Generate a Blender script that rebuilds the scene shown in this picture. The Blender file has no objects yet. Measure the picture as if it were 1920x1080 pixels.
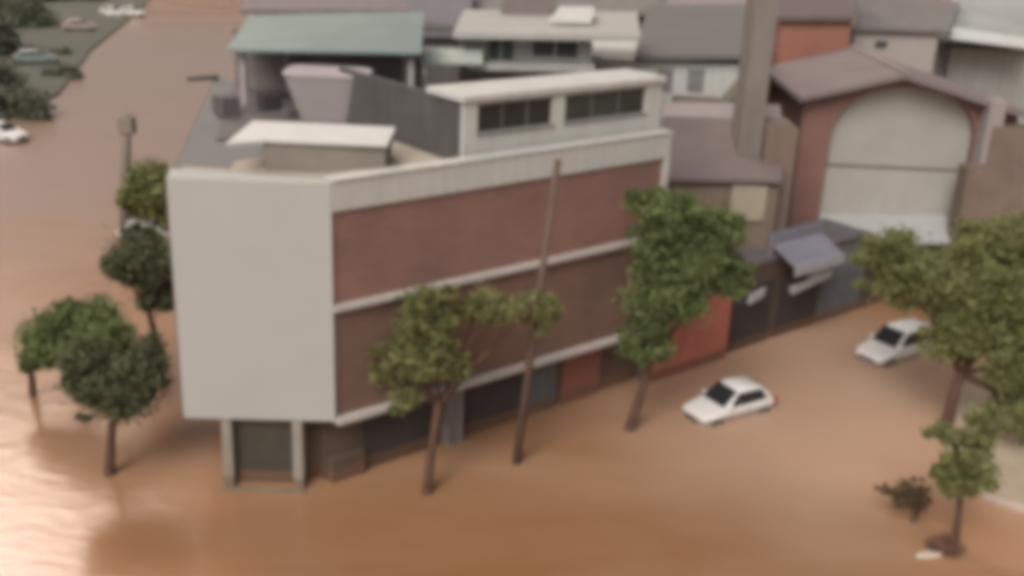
import bpy, bmesh, math, random
import numpy as np
from mathutils import Vector, Matrix
random.seed(7)
rng = np.random.default_rng(11)
scene = bpy.context.scene
col = scene.collection

# ------------------------------------------------------------------ camera
CAM_H, F_PX, PITCH, ROLL = 20.0, 2000.0, math.radians(20.3), math.radians(2.5)
_F = Vector((0, math.cos(PITCH), -math.sin(PITCH)))
_R0 = Vector((1, 0, 0)); _U0 = _R0.cross(_F)
_R = _R0*math.cos(ROLL) + _U0*math.sin(ROLL)
_U = _U0*math.cos(ROLL) - _R0*math.sin(ROLL)
cam_d = bpy.data.cameras.new('camera'); cam = bpy.data.objects.new('camera', cam_d); col.objects.link(cam)
cam_d.sensor_width = 36; cam_d.lens = F_PX/1920*36; cam_d.clip_end = 2000; cam_d.clip_start = 0.5
M3 = Matrix((_R, _U, -_F)).transposed()
cam.matrix_world = Matrix.Translation((0, 0, CAM_H)) @ M3.to_4x4()
scene.camera = cam

# ------------------------------------------------------------------ light: overcast, soft sun through cloud from behind the viewer, an added bright spot in the unseen sky on the left
SUN_EL, SUN_AZ = math.radians(44), math.radians(203)     # azimuth from +Y, towards -X
world = bpy.data.worlds.new("World"); scene.world = world; world.use_nodes = True
wn = world.node_tree; bg = wn.nodes['Background']
sky = wn.nodes.new('ShaderNodeTexSky'); sky.sky_type = 'NISHITA'; sky.sun_disc = False
sky.sun_elevation = SUN_EL; sky.sun_rotation = SUN_AZ
sky.air_density = 1.0; sky.dust_density = 6.0; sky.ozone_density = 1.0
hs = wn.nodes.new('ShaderNodeHueSaturation'); hs.inputs['Saturation'].default_value = 0.14
wn.links.new(sky.outputs[0], hs.inputs['Color']); 
# bright spot added to the unseen sky, mirrored as glare on the water
BR_EL, BR_AZ = math.radians(36), math.radians(-33)
wt = wn.nodes.new('ShaderNodeTexCoord'); dp = wn.nodes.new('ShaderNodeVectorMath'); dp.operation = 'DOT_PRODUCT'
dp.inputs[1].default_value = (math.sin(BR_AZ)*math.cos(BR_EL), math.cos(BR_AZ)*math.cos(BR_EL), math.sin(BR_EL))
wn.links.new(wt.outputs['Generated'], dp.inputs[0])
mr = wn.nodes.new('ShaderNodeMapRange'); mr.interpolation_type = 'SMOOTHSTEP'; mr.inputs['From Min'].default_value = math.cos(math.radians(11)); mr.inputs['From Max'].default_value = math.cos(math.radians(4))
mr.inputs['To Max'].default_value = 235; wn.links.new(dp.outputs['Value'], mr.inputs['Value'])
bc = wn.nodes.new('ShaderNodeVectorMath'); bc.operation = 'SCALE'; bc.inputs[0].default_value = (1, .80, .68); wn.links.new(mr.outputs[0], bc.inputs['Scale'])
sa = wn.nodes.new('ShaderNodeVectorMath'); sa.operation = 'ADD'; wn.links.new(hs.outputs[0], sa.inputs[0]); wn.links.new(bc.outputs[0], sa.inputs[1])
wn.links.new(sa.outputs[0], bg.inputs[0])
bg.inputs[1].default_value = 0.10
sd = bpy.data.lights.new('sun', 'SUN'); sd.energy = 1.5; sd.angle = math.radians(30); sd.color = (1, .93, .86)
sun = bpy.data.objects.new('sun', sd); col.objects.link(sun)
to_sun = Vector((math.sin(SUN_AZ)*math.cos(SUN_EL), math.cos(SUN_AZ)*math.cos(SUN_EL), math.sin(SUN_EL)))
sun.rotation_euler = to_sun.to_track_quat('Z', 'Y').to_euler(); sun.location = to_sun*200
scene.view_settings.view_transform = 'Standard'; scene.view_settings.look = 'None'
scene.view_settings.gamma = 1; scene.view_settings.exposure = 0.06
scene.cycles.pixel_filter_type = 'BLACKMAN_HARRIS'; scene.cycles.filter_width = 7.5   # the soft focus of the photograph

# ------------------------------------------------------------------ survey helpers (a sighted direction meets a height or a distance)
def ray(px, py): return _F + _R*((px-960)/F_PX) + _U*((540-py)/F_PX)
def atz(px, py, z=0.0):
    d = ray(px, py); return Vector((0, 0, CAM_H)) + d*((z-CAM_H)/d.z)
def at(px, py, Y):
    d = ray(px, py); return Vector((0, 0, CAM_H)) + d*(Y/d.y)
def scale_at(P):
    return F_PX/((Vector(P)-Vector((0, 0, CAM_H))).dot(_F))

# ------------------------------------------------------------------ materials
MATS = {}
def srgb(c):
    return [((v/255)/12.92 if v/255 < .04045 else ((v/255+.055)/1.055)**2.4) for v in c]
def mat(name, c, var=.12, scale=1.2, rough=.8, bump=0.0, bscale=20, metal=0.0, streak=0.0, tide=0.0, spec=None):
    if name in MATS: return MATS[name]
    m = bpy.data.materials.new(name); m.use_nodes = True; nt = m.node_tree; N = nt.nodes; L = nt.links
    b = N['Principled BSDF']; b.inputs['Roughness'].default_value = rough; b.inputs['Metallic'].default_value = metal
    if spec is not None: b.inputs['Specular IOR Level'].default_value = spec
    tc = N.new('ShaderNodeTexCoord'); n1 = N.new('ShaderNodeTexNoise'); n1.inputs['Scale'].default_value = scale
    n1.inputs['Detail'].default_value = 8; n1.inputs['Roughness'].default_value = .65
    L.new(tc.outputs['Object'], n1.inputs['Vector'])
    cr = N.new('ShaderNodeValToRGB'); e = cr.color_ramp.elements
    e[0].position = .3; e[1].position = .72
    e[0].color = [max(0, x*(1-var)) for x in c]+[1]; e[1].color = [min(1, x*(1+var)) for x in c]+[1]
    L.new(n1.outputs['Fac'], cr.inputs['Fac']); out = cr.outputs['Color']
    if streak > 0:
        mp = N.new('ShaderNodeMapping'); mp.inputs['Scale'].default_value = (2.2, 2.2, .12)
        L.new(tc.outputs['Object'], mp.inputs['Vector'])
        n2 = N.new('ShaderNodeTexNoise'); n2.inputs['Scale'].default_value = 1.6; n2.inputs['Detail'].default_value = 6
        L.new(mp.outputs[0], n2.inputs['Vector'])
        c2 = N.new('ShaderNodeValToRGB'); c2.color_ramp.elements[0].position = .35; c2.color_ramp.elements[1].position = .65
        k = 1-streak; c2.color_ramp.elements[0].color = (k, k*.97, k*.92, 1); c2.color_ramp.elements[1].color = (1, 1, 1, 1)
        L.new(n2.outputs['Fac'], c2.inputs['Fac'])
        mx = N.new('ShaderNodeMixRGB'); mx.blend_type = 'MULTIPLY'; mx.inputs['Fac'].default_value = 1
        L.new(out, mx.inputs[1]); L.new(c2.outputs[0], mx.inputs[2]); out = mx.outputs[0]
    if tide > 0:        # mud line left by the flood
        ge = N.new('ShaderNodeNewGeometry'); sp = N.new('ShaderNodeSeparateXYZ'); L.new(ge.outputs['Position'], sp.inputs[0])
        n4 = N.new('ShaderNodeTexNoise'); n4.inputs['Scale'].default_value = 1.3; n4.inputs['Detail'].default_value = 5; L.new(ge.outputs['Position'], n4.inputs['Vector'])
        ma = N.new('ShaderNodeMath'); ma.operation = 'MULTIPLY_ADD'; L.new(n4.outputs['Fac'], ma.inputs[0]); ma.inputs[1].default_value = -.5*tide; L.new(sp.outputs['Z'], ma.inputs[2])
        mt = N.new('ShaderNodeMapRange'); mt.inputs['From Min'].default_value = tide*.75; mt.inputs['From Max'].default_value = tide*.6; mt.inputs['To Max'].default_value = .7
        L.new(ma.outputs[0], mt.inputs['Value'])
        mx = N.new('ShaderNodeMixRGB'); mx.inputs[2].default_value = (.16, .085, .05, 1); L.new(mt.outputs[0], mx.inputs[0]); L.new(out, mx.inputs[1]); out = mx.outputs[0]
    L.new(out, b.inputs['Base Color'])
    if bump > 0:
        n3 = N.new('ShaderNodeTexNoise'); n3.inputs['Scale'].default_value = bscale; n3.inputs['Detail'].default_value = 6
        L.new(tc.outputs['Object'], n3.inputs['Vector'])
        bp = N.new('ShaderNodeBump'); bp.inputs['Strength'].default_value = bump; bp.inputs['Distance'].default_value = .03
        L.new(n3.outputs['Fac'], bp.inputs['Height']); L.new(bp.outputs[0], b.inputs['Normal'])
    MATS[name] = m; return m

def water_mat():
    m = bpy.data.materials.new('muddy_water'); m.use_nodes = True; nt = m.node_tree; N = nt.nodes; L = nt.links
    b = N['Principled BSDF']; b.inputs['Roughness'].default_value = .21; b.inputs['IOR'].default_value = 1.33
    b.inputs['Specular IOR Level'].default_value = .5
    tc = N.new('ShaderNodeTexCoord')
    mp = N.new('ShaderNodeMapping'); mp.inputs['Rotation'].default_value = (0, 0, math.radians(-39)); mp.inputs['Scale'].default_value = (.35, 1, 1)
    L.new(tc.outputs['Object'], mp.inputs['Vector'])
    n1 = N.new('ShaderNodeTexNoise'); n1.inputs['Scale'].default_value = .16; n1.inputs['Detail'].default_value = 5; n1.inputs['Distortion'].default_value = .6
    L.new(mp.outputs[0], n1.inputs['Vector'])
    cr = N.new('ShaderNodeValToRGB'); e = cr.color_ramp.elements; e[0].position = .33; e[1].position = .68
    e[0].color = (.28, .135, .062, 1); e[1].color = (.37, .21, .122, 1)
    L.new(n1.outputs['Fac'], cr.inputs['Fac']); out = cr.outputs[0]
    # pale patch: silt plus painted-in sky reflection; greyer colour in the far left street
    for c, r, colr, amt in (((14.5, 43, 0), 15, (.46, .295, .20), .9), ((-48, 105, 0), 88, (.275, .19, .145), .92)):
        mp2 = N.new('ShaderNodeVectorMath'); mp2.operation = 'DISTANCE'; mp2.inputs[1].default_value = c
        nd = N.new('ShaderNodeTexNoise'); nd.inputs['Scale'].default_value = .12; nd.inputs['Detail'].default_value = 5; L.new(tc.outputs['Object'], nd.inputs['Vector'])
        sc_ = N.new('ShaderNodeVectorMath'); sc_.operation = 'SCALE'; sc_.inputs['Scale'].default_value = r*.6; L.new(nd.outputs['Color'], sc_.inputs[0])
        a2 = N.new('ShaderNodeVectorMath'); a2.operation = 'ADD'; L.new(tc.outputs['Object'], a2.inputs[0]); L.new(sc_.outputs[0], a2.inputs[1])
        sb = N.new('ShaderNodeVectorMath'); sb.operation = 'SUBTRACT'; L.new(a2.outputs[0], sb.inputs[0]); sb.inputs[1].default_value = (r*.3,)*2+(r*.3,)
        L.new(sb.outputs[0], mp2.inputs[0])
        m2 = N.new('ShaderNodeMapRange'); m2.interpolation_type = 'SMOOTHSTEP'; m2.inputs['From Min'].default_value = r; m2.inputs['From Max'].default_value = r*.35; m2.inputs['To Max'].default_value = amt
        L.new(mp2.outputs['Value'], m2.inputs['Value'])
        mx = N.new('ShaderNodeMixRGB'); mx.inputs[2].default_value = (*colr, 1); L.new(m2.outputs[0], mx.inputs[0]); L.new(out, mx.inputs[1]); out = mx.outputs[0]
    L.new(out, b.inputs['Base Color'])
    n2 = N.new('ShaderNodeTexNoise'); n2.inputs['Scale'].default_value = 2.2; n2.inputs['Detail'].default_value = 7; n2.inputs['Distortion'].default_value = .4
    L.new(mp.outputs[0], n2.inputs['Vector'])
    n3 = N.new('ShaderNodeTexNoise'); n3.inputs['Scale'].default_value = .5; n3.inputs['Detail'].default_value = 3
    L.new(mp.outputs[0], n3.inputs['Vector'])
    ad = N.new('ShaderNodeMath'); ad.operation = 'ADD'; L.new(n2.outputs['Fac'], ad.inputs[0]); L.new(n3.outputs['Fac'], ad.inputs[1])
    bp = N.new('ShaderNodeBump'); bp.inputs['Strength'].default_value = .32; bp.inputs['Distance'].default_value = .06
    L.new(ad.outputs[0], bp.inputs['Height']); L.new(bp.outputs[0], b.inputs['Normal'])
    return m

def brick_mat(name, c1, c2, mortar):
    m = bpy.data.materials.new(name); m.use_nodes = True; nt = m.node_tree; N = nt.nodes; L = nt.links
    b = N['Principled BSDF']; b.inputs['Roughness'].default_value = .75
    tc = N.new('ShaderNodeTexCoord')
    mp = N.new('ShaderNodeMapping'); mp.inputs['Rotation'].default_value = (math.radians(90), 0, 0)
    sp = N.new('ShaderNodeSeparateXYZ'); cb = N.new('ShaderNodeCombineXYZ')
    L.new(tc.outputs['Object'], sp.inputs[0]); L.new(sp.outputs['X'], cb.inputs['X']); L.new(sp.outputs['Z'], cb.inputs['Y'])
    br = N.new('ShaderNodeTexBrick'); L.new(cb.outputs[0], br.inputs['Vector'])
    br.inputs['Color1'].default_value = (*c1, 1); br.inputs['Color2'].default_value = (*c2, 1); br.inputs['Mortar'].default_value = (*mortar, 1)
    br.inputs['Scale'].default_value = 1; br.inputs['Brick Width'].default_value = .6; br.inputs['Row Height'].default_value = .2; br.inputs['Mortar Size'].default_value = .012
    n = N.new('ShaderNodeTexNoise'); n.inputs['Scale'].default_value = .45; n.inputs['Detail'].default_value = 6
    L.new(tc.outputs['Object'], n.inputs['Vector'])
    cr = N.new('ShaderNodeValToRGB'); cr.color_ramp.elements[0].position = .3; cr.color_ramp.elements[1].position = .7
    cr.color_ramp.elements[0].color = (.78, .8, .82, 1); cr.color_ramp.elements[1].color = (1.12, 1.05, 1, 1)
    L.new(n.outputs['Fac'], cr.inputs[0])
    mx = N.new('ShaderNodeMixRGB'); mx.blend_type = 'MULTIPLY'; mx.inputs[0].default_value = 1
    L.new(br.outputs['Color'], mx.inputs[1]); L.new(cr.outputs[0], mx.inputs[2]); L.new(mx.outputs[0], b.inputs['Base Color'])
    bp = N.new('ShaderNodeBump'); bp.inputs['Strength'].default_value = .4; bp.inputs['Distance'].default_value = .01
    bp.invert = True
    L.new(br.outputs['Fac'], bp.inputs['Height']); L.new(bp.outputs[0], b.inputs['Normal'])
    return m

def leaf_mat(name, c1, c2):
    m = bpy.data.materials.new(name); m.use_nodes = True; nt = m.node_tree; N = nt.nodes; L = nt.links
    b = N['Principled BSDF']; b.inputs['Roughness'].default_value = .65; b.inputs['Specular IOR Level'].default_value = .25
    g = N.new('ShaderNodeNewGeometry'); tc = N.new('ShaderNodeTexCoord')
    n = N.new('ShaderNodeTexNoise'); n.inputs['Scale'].default_value = .9; n.inputs['Detail'].default_value = 3
    L.new(tc.outputs['Object'], n.inputs['Vector'])
    ad = N.new('ShaderNodeMath'); ad.operation = 'MULTIPLY_ADD'; L.new(g.outputs['Random Per Island'], ad.inputs[0]); ad.inputs[1].default_value = .45
    L.new(n.outputs['Fac'], ad.inputs[2])
    cr = N.new('ShaderNodeValToRGB'); cr.color_ramp.elements[0].position = .42; cr.color_ramp.elements[1].position = 1.0
    cr.color_ramp.elements[0].color = (*c1, 1); cr.color_ramp.elements[1].color = (*c2, 1)
    L.new(ad.outputs[0], cr.inputs[0]); L.new(cr.outputs[0], b.inputs['Base Color'])
    t = N.new('ShaderNodeBsdfTranslucent'); L.new(cr.outputs[0], t.inputs[0])
    ms = N.new('ShaderNodeMixShader'); ms.inputs[0].default_value = .25
    L.new(b.outputs[0], ms.inputs[1]); L.new(t.outputs[0], ms.inputs[2]); L.new(ms.outputs[0], N['Material Output'].inputs[0])
    return m

PANEL = mat('pale_render', (.385, .375, .35), .04, .3, .75, .1, 12)
WHITE = mat('off_white_paint', (.52,.51,.48), .07, .8, .7, .1, 14, streak=.08)
WHITE2 = mat('bright_white_sheet', (.58, .56, .52), .08, 1.5, .5)
LEDGE = mat('ledge_concrete', (.50, .45, .41), .12, 2, .8, .2)
BEIGE = mat('beige_concrete', (.37, .32, .26), .15, .7, .85, .2)
ROOFG = mat('grey_roof', (.165,.16,.15), .12, .5, .85, .2)
ROOFM = mat('mauve_roof', (.19,.15,.145), .14, .6, .8, .2)
ROOFD = mat('dark_roof', (.12, .105, .105), .2, .6, .8, .2)
TEAL = mat('pale_green_roof', (.165, .21, .19), .1, .5, .6)
DGREY = mat('dark_grey_wall', (.09, .084, .08), .18, .6, .85, .1, streak=.15)
MAUVE = mat('mauve_grey_wall', (.16,.122,.11), .1, .5, .85, .1, streak=.1)
BROWN = mat('brown_wall', (.19,.14,.11), .15, .6, .85, .1, streak=.12)
DBROWN = mat('dark_brown_wall', (.105, .07, .05), .2, .6, .85, .1, tide=.55)
REDB = mat('red_brown_paint', (.22,.115,.095), .15, .6, .8)
RED = mat('red_paint', (.50, .17, .125), .15, .8, .7, streak=.15, tide=.55)
REDD = mat('dark_red_paint', (.24,.09,.068), .15, .8, .7, tide=.55)
ORANGE = mat('terracotta_paint', (.30,.13,.095), .12, .8, .8, streak=.1)
TAN = mat('tan_render', (.205,.175,.155), .12, .7, .85, .1, streak=.12)
PINKW = mat('pinkish_white', (.30,.25,.24), .08, .8, .8)
CREAM = mat('cream_render', (.52, .47, .40), .06, .6, .8, .1, streak=.1)
SHUT = mat('dark_shutter', (.055, .045, .045), .2, 1, .6, tide=.55)
SHUTB = mat('blue_grey_shutter', (.13, .135, .145), .15, 1, .6, streak=.1, tide=.55)
OLIVED = mat('olive_black_door', (.055, .048, .036), .2, 1, .6, tide=.55)
GLASSD = mat('dark_window_glass', (.028, .030, .028), .3, .7, .25)
GLASSG = mat('green_window_glass', (.045, .055, .047), .35, .6, .2)
PIPE = mat('weathered_pole', (.125,.08,.06), .2, 2, .85, .2)
POLEC = mat('grey_brown_pole', (.22,.18,.145), .15, 2, .85, .2)
BARK = mat('bark', (.10, .05, .032), .3, 3, .9, .5, 18)
PURP = mat('mauve_awning', (.20,.19,.225), .12, 1, .7)
PALEG = mat('pale_grey_sign', (.40, .37, .37), .1, 2, .6)
TANKM = mat('tank_plastic', (.33, .29, .28), .06, .6, .6)
CARW = mat('white_car_paint', (.70, .66, .62), .05, 1.5, .35, tide=.28)
CARG = mat('grey_green_car_paint', (.22, .25, .23), .08, 1.5, .35)
CARM = mat('dull_pink_car_paint', (.42, .34, .31), .08, 1.5, .35)
CARGL = mat('car_glass', (.02, .02, .022), .2, 1, .1)
BLACK = mat('black_trim', (.025, .025, .025), .2, 2, .6)
RUBBER = mat('rubber', (.02, .02, .02), .2, 4, .85)
RIM = mat('rim_metal', (.35, .35, .35), .1, 4, .35, metal=.8)
LAMPC = mat('lamp_glass', (.6, .6, .58), .1, 4, .15)
LAMPR = mat('tail_lamp_glass', (.35, .03, .02), .1, 4, .2)
PAVE = mat('pale_pavement', (.42,.33,.24), .15, .8, .85, .2)
KERB = mat('kerb_stone', (.50, .40, .34), .15, 2, .85, .2)
MUD = mat('mud_debris', (.15, .075, .045), .3, 3, .9, .5)
SOIL = mat('dark_verge', (.085,.085,.062), .25, .3, .9, .2)
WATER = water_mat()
BRICK = brick_mat('red_brown_cladding', (.285, .155, .125), (.255, .14, .112), (.20, .125, .105))
BRICK2 = brick_mat('brown_cladding', (.205, .122, .092), (.185, .112, .085), (.15, .10, .08))
LEAF_D = leaf_mat('leaves_dark', (.065, .070, .034), (.17, .175, .095))
LEAF_G = leaf_mat('leaves_green', (.085, .115, .042), (.215, .25, .10))
LEAF_O = leaf_mat('leaves_olive', (.115, .12, .042), (.28, .28, .115))
LEAF_F = leaf_mat('leaves_grey_green', (.08, .085, .055), (.20, .21, .15))
LEAF_B = leaf_mat('leaves_brown', (.09, .055, .03), (.20, .14, .08))
TWIG = mat('dry_twig', (.12, .07, .045), .3, 3, .9)

# ------------------------------------------------------------------ object helpers
def link(o, parent=None):
    col.objects.link(o)
    if parent is not None: o.parent = parent
    return o
def tag(o, label=None, cat=None, group=None, kind=None):
    if label: o['label'] = label
    if cat: o['category'] = cat
    if group: o['group'] = group
    if kind: o['kind'] = kind
    return o
def empty(name, loc=(0, 0, 0), rz=0.0, label=None, cat=None, group=None):
    o = bpy.data.objects.new(name, None); o.location = loc; o.rotation_euler = (0, 0, rz); o.empty_display_size = .3
    link(o); return tag(o, label, cat, group)
class MB:
    def __init__(s): s.v = []; s.f = []
    def add(s, vs, fs):
        n = len(s.v); s.v += [tuple(v) for v in vs]; s.f += [tuple(i+n for i in f) for f in fs]; return s
    def box(s, x0, x1, y0, y1, z0, z1):
        return s.add([(x0,y0,z0),(x1,y0,z0),(x1,y1,z0),(x0,y1,z0),(x0,y0,z1),(x1,y0,z1),(x1,y1,z1),(x0,y1,z1)],
                     [(0,3,2,1),(4,5,6,7),(0,1,5,4),(1,2,6,5),(2,3,7,6),(3,0,4,7)])
    def prism(s, pts, z0, z1):      # pts counter-clockwise (x, y)
        n = len(pts); v = [(p[0], p[1], z0) for p in pts]+[(p[0], p[1], z1) for p in pts]
        return s.add(v, [tuple(range(n-1, -1, -1)), tuple(range(n, 2*n))]+[(i, (i+1) % n, n+(i+1) % n, n+i) for i in range(n)])
    def prism_y(s, pts, y0, y1):    # outline in x, z, pushed back along y
        n = len(pts); v = [(p[0], y0, p[1]) for p in pts]+[(p[0], y1, p[1]) for p in pts]
        return s.add(v, [tuple(range(n)), tuple(range(2*n-1, n-1, -1))]+[(i, n+i, n+(i+1) % n, (i+1) % n) for i in range(n)])
    def slab(s, pts, t):            # any polygon of 3-D points, thickness t straight down
        n = len(pts); v = [tuple(p) for p in pts]+[(p[0], p[1], p[2]-t) for p in pts]
        return s.add(v, [tuple(range(n)), tuple(range(2*n-1, n-1, -1))]+[(i, n+i, n+(i+1) % n, (i+1) % n) for i in range(n)])
    def tube(s, path, radii, seg=10):
        rings = []
        for i, p in enumerate(path):
            p = Vector(p); a = Vector(path[max(0, i-1)]); b = Vector(path[min(len(path)-1, i+1)])
            d = (b-a).normalized(); x = d.cross(Vector((0.3, 1, .1))).normalized(); y = d.cross(x)
            rings.append([p+(x*math.cos(2*math.pi*k/seg)+y*math.sin(2*math.pi*k/seg))*radii[i] for k in range(seg)])
        return s.loft(rings)
    def loft(s, rings, caps=True):
        n = len(rings[0]); v = [p for r in rings for p in r]; f = []
        for i in range(len(rings)-1):
            for k in range(n): f.append((i*n+k, i*n+(k+1) % n, (i+1)*n+(k+1) % n, (i+1)*n+k))
        if caps: f += [tuple(range(n-1, -1, -1)), tuple((len(rings)-1)*n+k for k in range(n))]
        return s.add(v, f)
    def build(s, name, m, parent=None, bevel=0.0, smooth=False, loc=None):
        me = bpy.data.meshes.new(name); me.from_pydata(s.v, [], s.f); me.update()
        bm = bmesh.new(); bm.from_mesh(me); bmesh.ops.recalc_face_normals(bm, faces=bm.faces)
        if smooth:
            for f in bm.faces: f.smooth = True
        bm.to_mesh(me); bm.free()
        me.materials.append(m); o = bpy.data.objects.new(name, me); link(o, parent)
        if bevel > 0:
            b = o.modifiers.new('bevel', 'BEVEL'); b.width = bevel; b.segments = 2; b.limit_method = 'ANGLE'
        return o

# ------------------------------------------------------------------ water and ground
w = MB(); w.add([(-500, -60, 0), (500, -60, 0), (500, 900, 0), (-500, 900, 0)], [(0, 1, 2, 3)])
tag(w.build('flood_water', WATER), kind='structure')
g = MB(); g.add([(-500, -60, -.6), (500, -60, -.6), (500, 900, -.6), (-500, 900, -.6)], [(0, 1, 2, 3)])
tag(g.build('ground', SOIL), kind='structure')
# verge beyond the flooded street, upper left
vg = MB(); pts = [atz(-500, 330), atz(0, 232), atz(110, 178), atz(170, 95), atz(265, 18), atz(330, -60), atz(-600, -60)]
vg.prism([(p.x, p.y) for p in pts], -.5, .22)
tag(vg.build('verge', SOIL), kind='structure')
# paved median at the right edge
pts = [atz(1790, 690), atz(1765, 835), atz(1850, 925), atz(1925, 948), atz(2100, 1000), atz(2300, 860), atz(2000, 690)]
pv = MB(); pv.prism([(p.x, p.y) for p in pts], -.5, .10); tag(pv.build('median_pavement', PAVE), kind='structure')
kb = MB()
ks = [atz(1838, 932), atz(1925, 960), atz(2100, 1014)]
for a, b in zip(ks, ks[1:]):
    d = (b-a).normalized(); n = Vector((-d.y, d.x, 0))*.14
    kb.prism([(p.x, p.y) for p in (a-n, b-n, b+n, a+n)], -.5, .20)
tag(kb.build('median_kerb', KERB), kind='structure')

# ------------------------------------------------------------------ main corner building (local frame: x along the street front, y into the block)
A = Vector((-5.84, 32.70, 0)); RZ = math.atan2(.63366, .77361)
u = Vector((math.cos(RZ), math.sin(RZ), 0)); nn = Vector((-u.y, u.x, 0))
def loc_(P):
    q = Vector(P)-A; return (q.dot(u), q.dot(nn))
mb = empty('corner_building', A, RZ, 'corner building with a blank pale wall panel and long red-brown clad front', 'building')
LEN = 15.5; TOP = 11.14
Lp = loc_((-11.01, 32.49, 0)); Lb = loc_(atz(402, 140, 10.8)); Lin = loc_((-11.3, 34.0, 0))
# body
body = MB(); body.prism([(.05, .35), (LEN-.1, .35), (LEN-.1, 12.5), (6, 21), Lb, (Lp[0]+.1, Lp[1]+.4)], 2.75, 10.75)
body.build('body', MAUVE, mb)
rf = MB(); rf.prism([(.2, .5), (LEN-.2, .5), (LEN-.2, 12.4), (6, 20.9), (Lb[0]+.1, Lb[1]), (Lp[0]+.3, Lp[1]+.6)], 10.754, 10.80)
rf.build('roof_deck', ROOFG, mb)
# blank panel wall: front face from L to A, folded round the left end
aL = loc_((-11.01, 32.49, 0)); aLb = loc_((-11.25, 33.6, 0)); 
pn = MB(); pn.prism([aL, (0, 0), (.0, .55), (-.3, .75), (aLb[0]+.35, aLb[1]-.35), aLb], 2.7, 11.2)
pn.build('wall_panel', PANEL, mb, bevel=.05)
# parapet coping along the left part behind the panel (beige)
cp = MB(); cp.prism([(aLb[0]+.4, aLb[1]-.3), (.0, .8), (2.6, .7), (3.0, 1.6), (.6, 1.7), (aLb[0]+.7, aLb[1]+.7)], 10.81, 11.02); cp.build('roof_border', BEIGE, mb)
# cladding bands
b1 = MB(); b1.box(.05, LEN-.25, .12, .34, 6.98, 10.18); b1.build('upper_cladding', BRICK, mb)
b2 = MB(); b2.box(.05, LEN-.25, .12, .34, 2.84, 6.78); b2.build('lower_cladding', BRICK2, mb)
l1 = MB(); l1.box(.02, LEN, -.12, .34, 6.785, 6.975); l1.build('ledge', LEDGE, mb)
l2 = MB(); l2.box(.02, LEN, -.16, .34, 2.62, 2.835); l2.build('ledge', LEDGE, mb)
en = MB(); en.box(LEN-.24, LEN+.05, .0, .5, 2.84, 6.78); en.box(LEN-.24, LEN+.05, .0, .5, 6.98, 10.18); en.build('end_pier', WHITE, mb)
pp = MB(); pp.box(.02, LEN+.05, .02, .5, 10.185, 11.2); pp.build('parapet', WHITE, mb, bevel=.03)
cap = MB(); cap.box(.02, LEN+.1, -.03, .56, 11.204, 11.27); cap.build('coping', WHITE, mb)
# top storey
PT0, PT1, PN0, PN1, PZ = 5.75, LEN+.1, .85, 3.0, 13.35
core = MB(); core.box(PT0+.25, PT1-.05, PN0+.22, PN1-.1, 10.81, 13.1); core.build('top_storey', DGREY, mb)
fr = MB()
wins = [(6.35, 9.85), (10.45, 14.75)]
xs = [PT0] + [v for w_ in wins for v in w_] + [PT1]
for i in range(0, len(xs), 2): fr.box(xs[i], xs[i+1], PN0, PN0+.2, 10.81, PZ-.25)
for a, b in wins:
    fr.box(a, b, PN0, PN0+.2, 10.81, 11.95)
    fr.box(a, b, PN0, PN0+.2, 12.98, PZ-.25)
fr.build('top_storey_front', WHITE, mb)
for (a, b), gm in zip(wins, (GLASSD, GLASSG)):
    wm = MB(); wm.box(a+.01, b-.01, PN0+.12, PN0+.17, 11.96, 12.97); wo = wm.build('window', gm, mb)
    f2 = MB(); 
    for k in range(1, 3): xx = a+(b-a)*k/3; f2.box(xx-.025, xx+.025, PN0+.09, PN0+.115, 11.96, 12.97)
    f2.box(a-.05, b+.05, PN0-.08, PN0-.004, 11.90, 11.955)
    f2.build('frame', mat('dull_frame', (.16, .16, .15), .1), wo)
sd_ = MB(); sd_.box(PT0, PT0+.22, PN0+.21, 9.5, 10.81, 13.08); sd_.build('side_wall', DGREY, mb)
rs = MB(); rs.box(PT0-.15, PT1+.1, PN0-.12, PN1, PZ-.24, PZ); rs.build('top_roof', WHITE, mb, bevel=.03)
# low beige stair block with white sheet roof on the terrace
q0 = [atz(p[0], p[1], 11.95) for p in ((424, 268), (474, 226), (742, 238), (726, 271), (500, 262))]
ww = MB(); ww.prism([loc_(p) for p in (q0[0], q0[4], q0[3], q0[2], q0[1])], 11.86, 11.95); ww.build('white_roof_sheet', WHITE2, mb)
q1 = [atz(p[0], p[1], 11.5) for p in ((495, 285), (722, 293), (735, 262), (500, 255))]
bb = MB(); bb.prism([loc_(p) for p in q1], 10.81, 11.855); bb.build('stair_block', mat('brown_grey_render', (.22,.19,.155), .15, .7, .85), mb)
q2 = [atz(p[0], p[1], 10.9) for p in ((420, 335), (700, 345), (850, 305), (790, 240), (700, 255), (440, 300))]
tb = MB(); tb.prism([loc_(p) for p in q2], 10.804, 10.86); tb.build('terrace_slab', BEIGE, mb)
q3 = [atz(p[0], p[1], 10.85) for p in ((405, 262), (790, 268), (800, 200), (800, 130), (450, 125))]
tb = MB(); tb.prism([loc_(p) for p in q3], 10.862, 10.89); tb.build('terrace_floor', mat('brown_grey_deck', (.13, .112, .105), .2, .9, .85), mb)
for (px, py, w_, d_, h_, m_) in ((505, 205, .9, .7, .7, SHUT), (425, 215, .8, 1.0, .8, ROOFD), (745, 215, 1.1, .8, .5, ROOFM), (668, 222, .5, .4, .6, PALEG), (565, 218, 1.5, .6, .4, ROOFD)):
    c = loc_(atz(px, py, 10.89)); MB().box(c[0]-w_/2, c[0]+w_/2, c[1]-d_/2, c[1]+d_/2, 10.895, 10.89+h_).build('roof_box', m_, mb, bevel=.03)
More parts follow.
